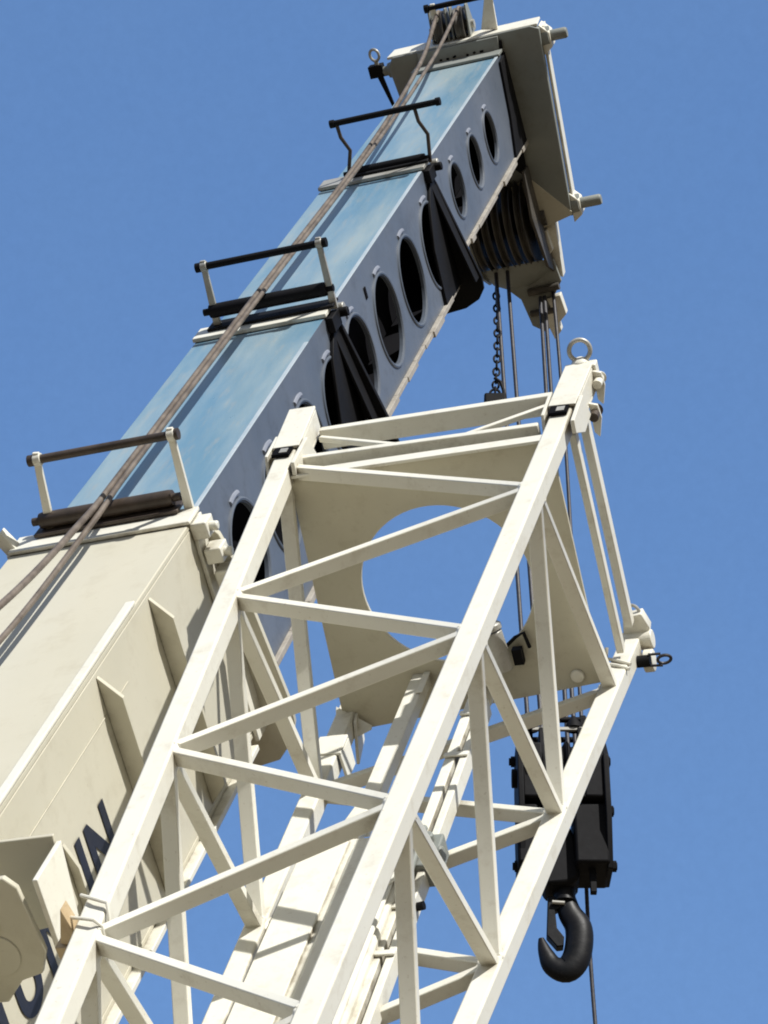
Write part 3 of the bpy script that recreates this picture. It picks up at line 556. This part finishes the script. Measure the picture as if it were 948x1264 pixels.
for zz in (0.0, 0.035): m.tube([tuple(pc+V((-0.045,-0.075,zz+0.02))), tuple(pc+V((-0.05,-0.04,zz))), tuple(pc+V((0.0,-0.043,zz-0.03))), tuple(pc+V((0.045,-0.035,zz-0.05)))], 0.007, 8)
m.build('wire_clip', 'jib', jib)
# left lower corner: gussets standing on the fourth chord
q = jp('D', 0.34)
m = MB(); m.prism([tuple(q+V((-0.03,-0.05,-0.06))), tuple(q+V((0.10,0.02,-0.10))), tuple(q+V((0.02,0.03,-0.16))), tuple(q+V((0.02,0.06,-0.22))), tuple(q+V((-0.02,0.02,-0.16)))], (0,-0.012,0.012)); m.build('corner_gusset', 'jib', jib, 0.002)
m = MB(); m.prism([tuple(q+V((0.025,-0.03,0.02))), tuple(q+V((0.045,-0.03,-0.12))), tuple(q+V((0.045,0.10,-0.20))), tuple(q+V((0.03,0.09,-0.04)))], (0.012,0,0)); m.build('corner_gusset', 'jib', jib, 0.002)
for z in (0.66,):
    q = jp('D', z); m = MB(); m.prism([tuple(q+V((-0.050,-0.050,0.05))), tuple(q+V((0.055,-0.05,0.05))), tuple(q+V((0.055,-0.045,-0.07))), tuple(q+V((-0.050,-0.048,-0.07)))], (0,0.012,0)); m.prism([tuple(q+V((0.043,-0.036,0.05))), tuple(q+V((0.055,0.055,0.02))), tuple(q+V((0.055,0.055,-0.09))), tuple(q+V((0.043,-0.036,-0.07)))], (0.012,0,0)); m.build('wrap_plate', 'jib', jib, 0.003)
# limit switch canister fixed on the end plate
m = MB(); m.cyl((0.135,0.16,-0.47), (0.155,0.30,-0.50), 0.040, 20); m.lathe((0.134,0.155,-0.469), (-0.14,-0.98,0.2), [(0.044,0),(0.044,0.02),(0.03,0.03)], 18); m.build('switch_canister', 'steel', jib, 0.003)
m = MB(); m.tube([(0.16,0.24,-0.45), (0.205,0.21,-0.43), (0.235,0.20,-0.42), (0.245,0.26,-0.42)], 0.007, 8); m.box((0.185,0.25,-0.45), (0.22,0.31,-0.42)); m.build('switch_cable', 'black', jib)
m = MB(); m.bar((0.13,0.29,-0.47), (0.06,0.42,-0.50), 0.05, 0.03, (1,0,0)); m.cyl((0.09,0.32,-0.50), (0.05,0.33,-0.50), 0.03, 14); m.build('switch_bracket', 'jib', jib, 0.004)
# wire keeper looped round the left top chord
pA = jp('A', 2.93)
m = MB()
m.tube([tuple(pA+V((-0.050,-0.048,0.03))), tuple(pA+V((0.0,-0.052,0.0))), tuple(pA+V((0.042,-0.050,-0.02))), tuple(pA+V((0.050,-0.02,-0.05))), tuple(pA+V((0.050,0.03,-0.085)))], 0.0055, 8)
m.tube([tuple(pA+V((-0.055,-0.046,-0.07))), tuple(pA+V((0.0,-0.050,-0.09))), tuple(pA+V((0.03,-0.050,-0.10))), tuple(pA+V((0.047,-0.03,-0.10))), tuple(pA+V((0.048,0.02,-0.11)))], 0.005, 8)
m.build('wire_clip', 'jib', jib)
# wooden packing between bracket and jib
wd = MB(); wp = pA + V((-0.025, -0.02, -0.05))
wd.prism([(-0.060,0.035,0), (-0.03,-0.070,0), (-0.005,0.03,0), (-0.03,0.045,0)], (0,0,-0.05)); wd.prism([(-0.075,0.04,0.0), (-0.02,0.045,0.0), (-0.035,0.115,0.0), (-0.065,0.105,0.0)], (0,0,-0.06))
wo = wd.build('wooden_wedge', 'wood', None, 0.003); wo.matrix_world = JIB @ Matrix.Translation(wp)
tag(wo, 'orange brown wooden packing wedge between the cream bracket and the left jib chord', 'wood block')

# ================================================================== folded extension stowed inside the jib
ext = thing('jib_extension', 'cream box extension lying inside the lattice jib, with two long arms', 'jib extension', JIB)
m = MB(); m.box((-0.315, 0.30, -ZEND), (0.055, 0.46, -1.52)); body = m.build('extension_body', 'jib', ext, 0.02)
m = MB(); m.box((-0.305, 0.285, -ZEND), (-0.155, 0.2985, -1.55)); m.build('cover_plate', 'jib', body, 0.004)
m = MB(); m.box((-0.130, 0.280, -ZEND), (0.050, 0.2985, -1.62)); m.build('cover_plate', 'jib', body, 0.012)
m = MB(); m.prism([(-0.30,0.295,-1.515), (-0.14,0.295,-1.515), (-0.14,0.295,-1.36), (-0.19,0.295,-1.33), (-0.21,0.295,-1.44), (-0.28,0.295,-1.47)], (0,0.05,0)); m.build('end_tongue', 'jib', body, 0.005)
m = MB(); m.box((-0.205, 0.33, -1.40), (-0.145, 0.38, -0.335)); m.build('extension_arm', 'jib', ext, 0.004)
m = MB(); m.box((-0.225, 0.335, -0.395), (-0.207, 0.36, -0.30)); m.box((-0.16, 0.322, -0.55), (-0.135, 0.328, -0.40)); m.build('arm_lug', 'jib', ext, 0.003)
m = MB(); m.box((0.038, 0.335, -ZEND), (0.074, 0.40, -0.42)); m.build('extension_arm', 'jib', ext, 0.004)
m = MB(); m.box((0.090, 0.335, -ZEND), (0.116, 0.40, -0.62)); m.build('extension_arm', 'jib', ext, 0.004)
for z in (0.72, 1.0, 1.9, 2.15):
    m = MB(); m.box((0.036, 0.324, -z-0.015), (0.119, 0.333, -z+0.01)); m.build('arm_clamp', 'jib', ext, 0.003)
m = MB(); m.box((0.06, 0.315, -1.70), (0.145, 0.40, -1.52)); m.cyl((0.13,0.31,-1.66),(0.175,0.305,-1.66),0.026,16); m.cyl((0.10,0.29,-1.56),(0.10,0.35,-1.56),0.022,12); m.cyl((0.08,0.30,-1.50),(0.08,0.31,-1.74),0.012,10); m.build('latch_housing', 'head', ext, 0.006)
m = MB(); m.cyl((0.112,0.365,-1.86),(0.140,0.36,-1.86),0.014,12); m.build('latch_pin', 'black', ext)
m = MB(); m.prism([(-0.02,0.27,-1.62),(0.08,0.27,-1.60),(0.08,0.27,-1.80),(0.03,0.27,-1.88),(-0.02,0.27,-1.80)],(0,0.012,0)); m.build('latch_plate', 'jib', ext, 0.003)

# ================================================================== light, sky, camera
S = rel((0.76*0.94673-1.0*0.25404+0.50*0.19788, -0.76*0.16268-0.90765-0.50*0.38692, -0.76*0.2779-0.33412+0.50*0.90063)).normalized()      # towards the sun
el = math.asin(S.z); az = math.atan2(S.x, S.y)
sun = bpy.data.lights.new('sun', 'SUN'); sun.energy = 5.0; sun.angle = math.radians(0.53); sun.color = (1.0, 0.975, 0.925)
so = bpy.data.objects.new('sun', sun); col.objects.link(so); so.rotation_euler = (-S).to_track_quat('-Z', 'Y').to_euler(); so.location = (0, 0, 30)
w = bpy.data.worlds.new('World'); sc.world = w; w.use_nodes = True
nt = w.node_tree; bg = nt.nodes['Background']; sky = nt.nodes.new('ShaderNodeTexSky'); sky.sky_type = 'NISHITA'; sky.sun_disc = False
sky.sun_elevation = el; sky.sun_rotation = az; sky.altitude = 0; sky.air_density = 1.0; sky.dust_density = 0.3; sky.ozone_density = 2.0
mxs = nt.nodes.new('ShaderNodeMix'); mxs.data_type = 'RGBA'; mxs.blend_type = 'MULTIPLY'; mxs.inputs['Factor'].default_value = 1; mxs.inputs['B'].default_value = (0.95, 1.60, 2.70, 1)
gm = nt.nodes.new('ShaderNodeGamma'); gm.inputs['Gamma'].default_value = 0.4; nt.links.new(sky.outputs['Color'], gm.inputs['Color']); tcw = nt.nodes.new('ShaderNodeTexCoord'); nz = nt.nodes.new('ShaderNodeTexNoise'); nz.inputs['Scale'].default_value = 5.0; nz.inputs['Detail'].default_value = 7; nz.inputs['Roughness'].default_value = 0.62
nt.links.new(tcw.outputs['Generated'], nz.inputs['Vector'])
hm = nt.nodes.new('ShaderNodeMapRange'); hm.inputs['From Min'].default_value = 0.3; hm.inputs['From Max'].default_value = 0.7; hm.inputs['To Min'].default_value = 0.0; hm.inputs['To Max'].default_value = 0.10
nt.links.new(nz.outputs['Fac'], hm.inputs['Value'])
thin = nt.nodes.new('ShaderNodeMix'); thin.data_type = 'RGBA'; thin.inputs['B'].default_value = (1.75, 1.6, 1.45, 1)
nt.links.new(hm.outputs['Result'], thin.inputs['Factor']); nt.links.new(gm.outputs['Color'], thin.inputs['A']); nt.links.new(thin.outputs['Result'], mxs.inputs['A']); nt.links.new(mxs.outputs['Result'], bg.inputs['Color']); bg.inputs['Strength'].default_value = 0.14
# hazy aureole: the sky around the sun is paler and warmer
geo = nt.nodes.new('ShaderNodeTexCoord'); dt = nt.nodes.new('ShaderNodeVectorMath'); dt.operation = 'DOT_PRODUCT'; dt.inputs[1].default_value = tuple(S)
nt.links.new(geo.outputs['Generated'], dt.inputs[0])
mr = nt.nodes.new('ShaderNodeMapRange'); mr.interpolation_type = 'SMOOTHSTEP'; mr.inputs['From Min'].default_value = 0.1; mr.inputs['From Max'].default_value = 1.0
nt.links.new(dt.outputs['Value'], mr.inputs['Value'])
hz = nt.nodes.new('ShaderNodeMix'); hz.data_type = 'RGBA'; hz.inputs['B'].default_value = (2.5, 2.4, 2.1, 1)
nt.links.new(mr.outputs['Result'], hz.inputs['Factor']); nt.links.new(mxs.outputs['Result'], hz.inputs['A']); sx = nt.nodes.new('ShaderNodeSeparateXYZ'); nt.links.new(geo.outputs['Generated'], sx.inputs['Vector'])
hr = nt.nodes.new('ShaderNodeMapRange'); hr.interpolation_type = 'SMOOTHSTEP'; hr.inputs['From Min'].default_value = 0.05; hr.inputs['From Max'].default_value = 0.40; hr.inputs['To Min'].default_value = 0.30; hr.inputs['To Max'].default_value = 1.0  # added dimming of the unseen low sky, cuts ambient light on shaded faces
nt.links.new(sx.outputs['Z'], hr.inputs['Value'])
fz = nt.nodes.new('ShaderNodeTexNoise'); fz.inputs['Scale'].default_value = 260.0; fz.inputs['Detail'].default_value = 3; fz.inputs['Roughness'].default_value = 0.7; nt.links.new(geo.outputs['Generated'], fz.inputs['Vector'])
fm = nt.nodes.new('ShaderNodeMapRange'); fm.inputs['To Min'].default_value = 0.945; fm.inputs['To Max'].default_value = 1.055; nt.links.new(fz.outputs['Fac'], fm.inputs['Value'])
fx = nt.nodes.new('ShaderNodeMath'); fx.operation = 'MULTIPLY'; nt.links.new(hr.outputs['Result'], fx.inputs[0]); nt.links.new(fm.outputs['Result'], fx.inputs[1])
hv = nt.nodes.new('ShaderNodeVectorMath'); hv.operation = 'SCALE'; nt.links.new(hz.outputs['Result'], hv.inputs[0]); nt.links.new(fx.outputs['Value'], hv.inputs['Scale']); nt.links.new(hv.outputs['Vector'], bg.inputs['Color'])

cam = bpy.data.cameras.new('camera'); co = bpy.data.objects.new('camera', cam); col.objects.link(co)
cam.sensor_fit = 'VERTICAL'; cam.sensor_height = 24.0; cam.lens = 3427.4/1264*24.0; cam.clip_start = 0.1; cam.clip_end = 2000
co.matrix_world = Matrix(((CX.x, -CY.x, -CZ.x, EYE.x), (CX.y, -CY.y, -CZ.y, EYE.y), (CX.z, -CY.z, -CZ.z, EYE.z), (0,0,0,1)))
sc.camera = co
sc.cycles.filter_width = 1.9
sc.render.resolution_x, sc.render.resolution_y = 768, 1024
sc.view_settings.view_transform = 'Standard'; sc.view_settings.look = 'None'; sc.view_settings.exposure = 0; sc.view_settings.gamma = 1
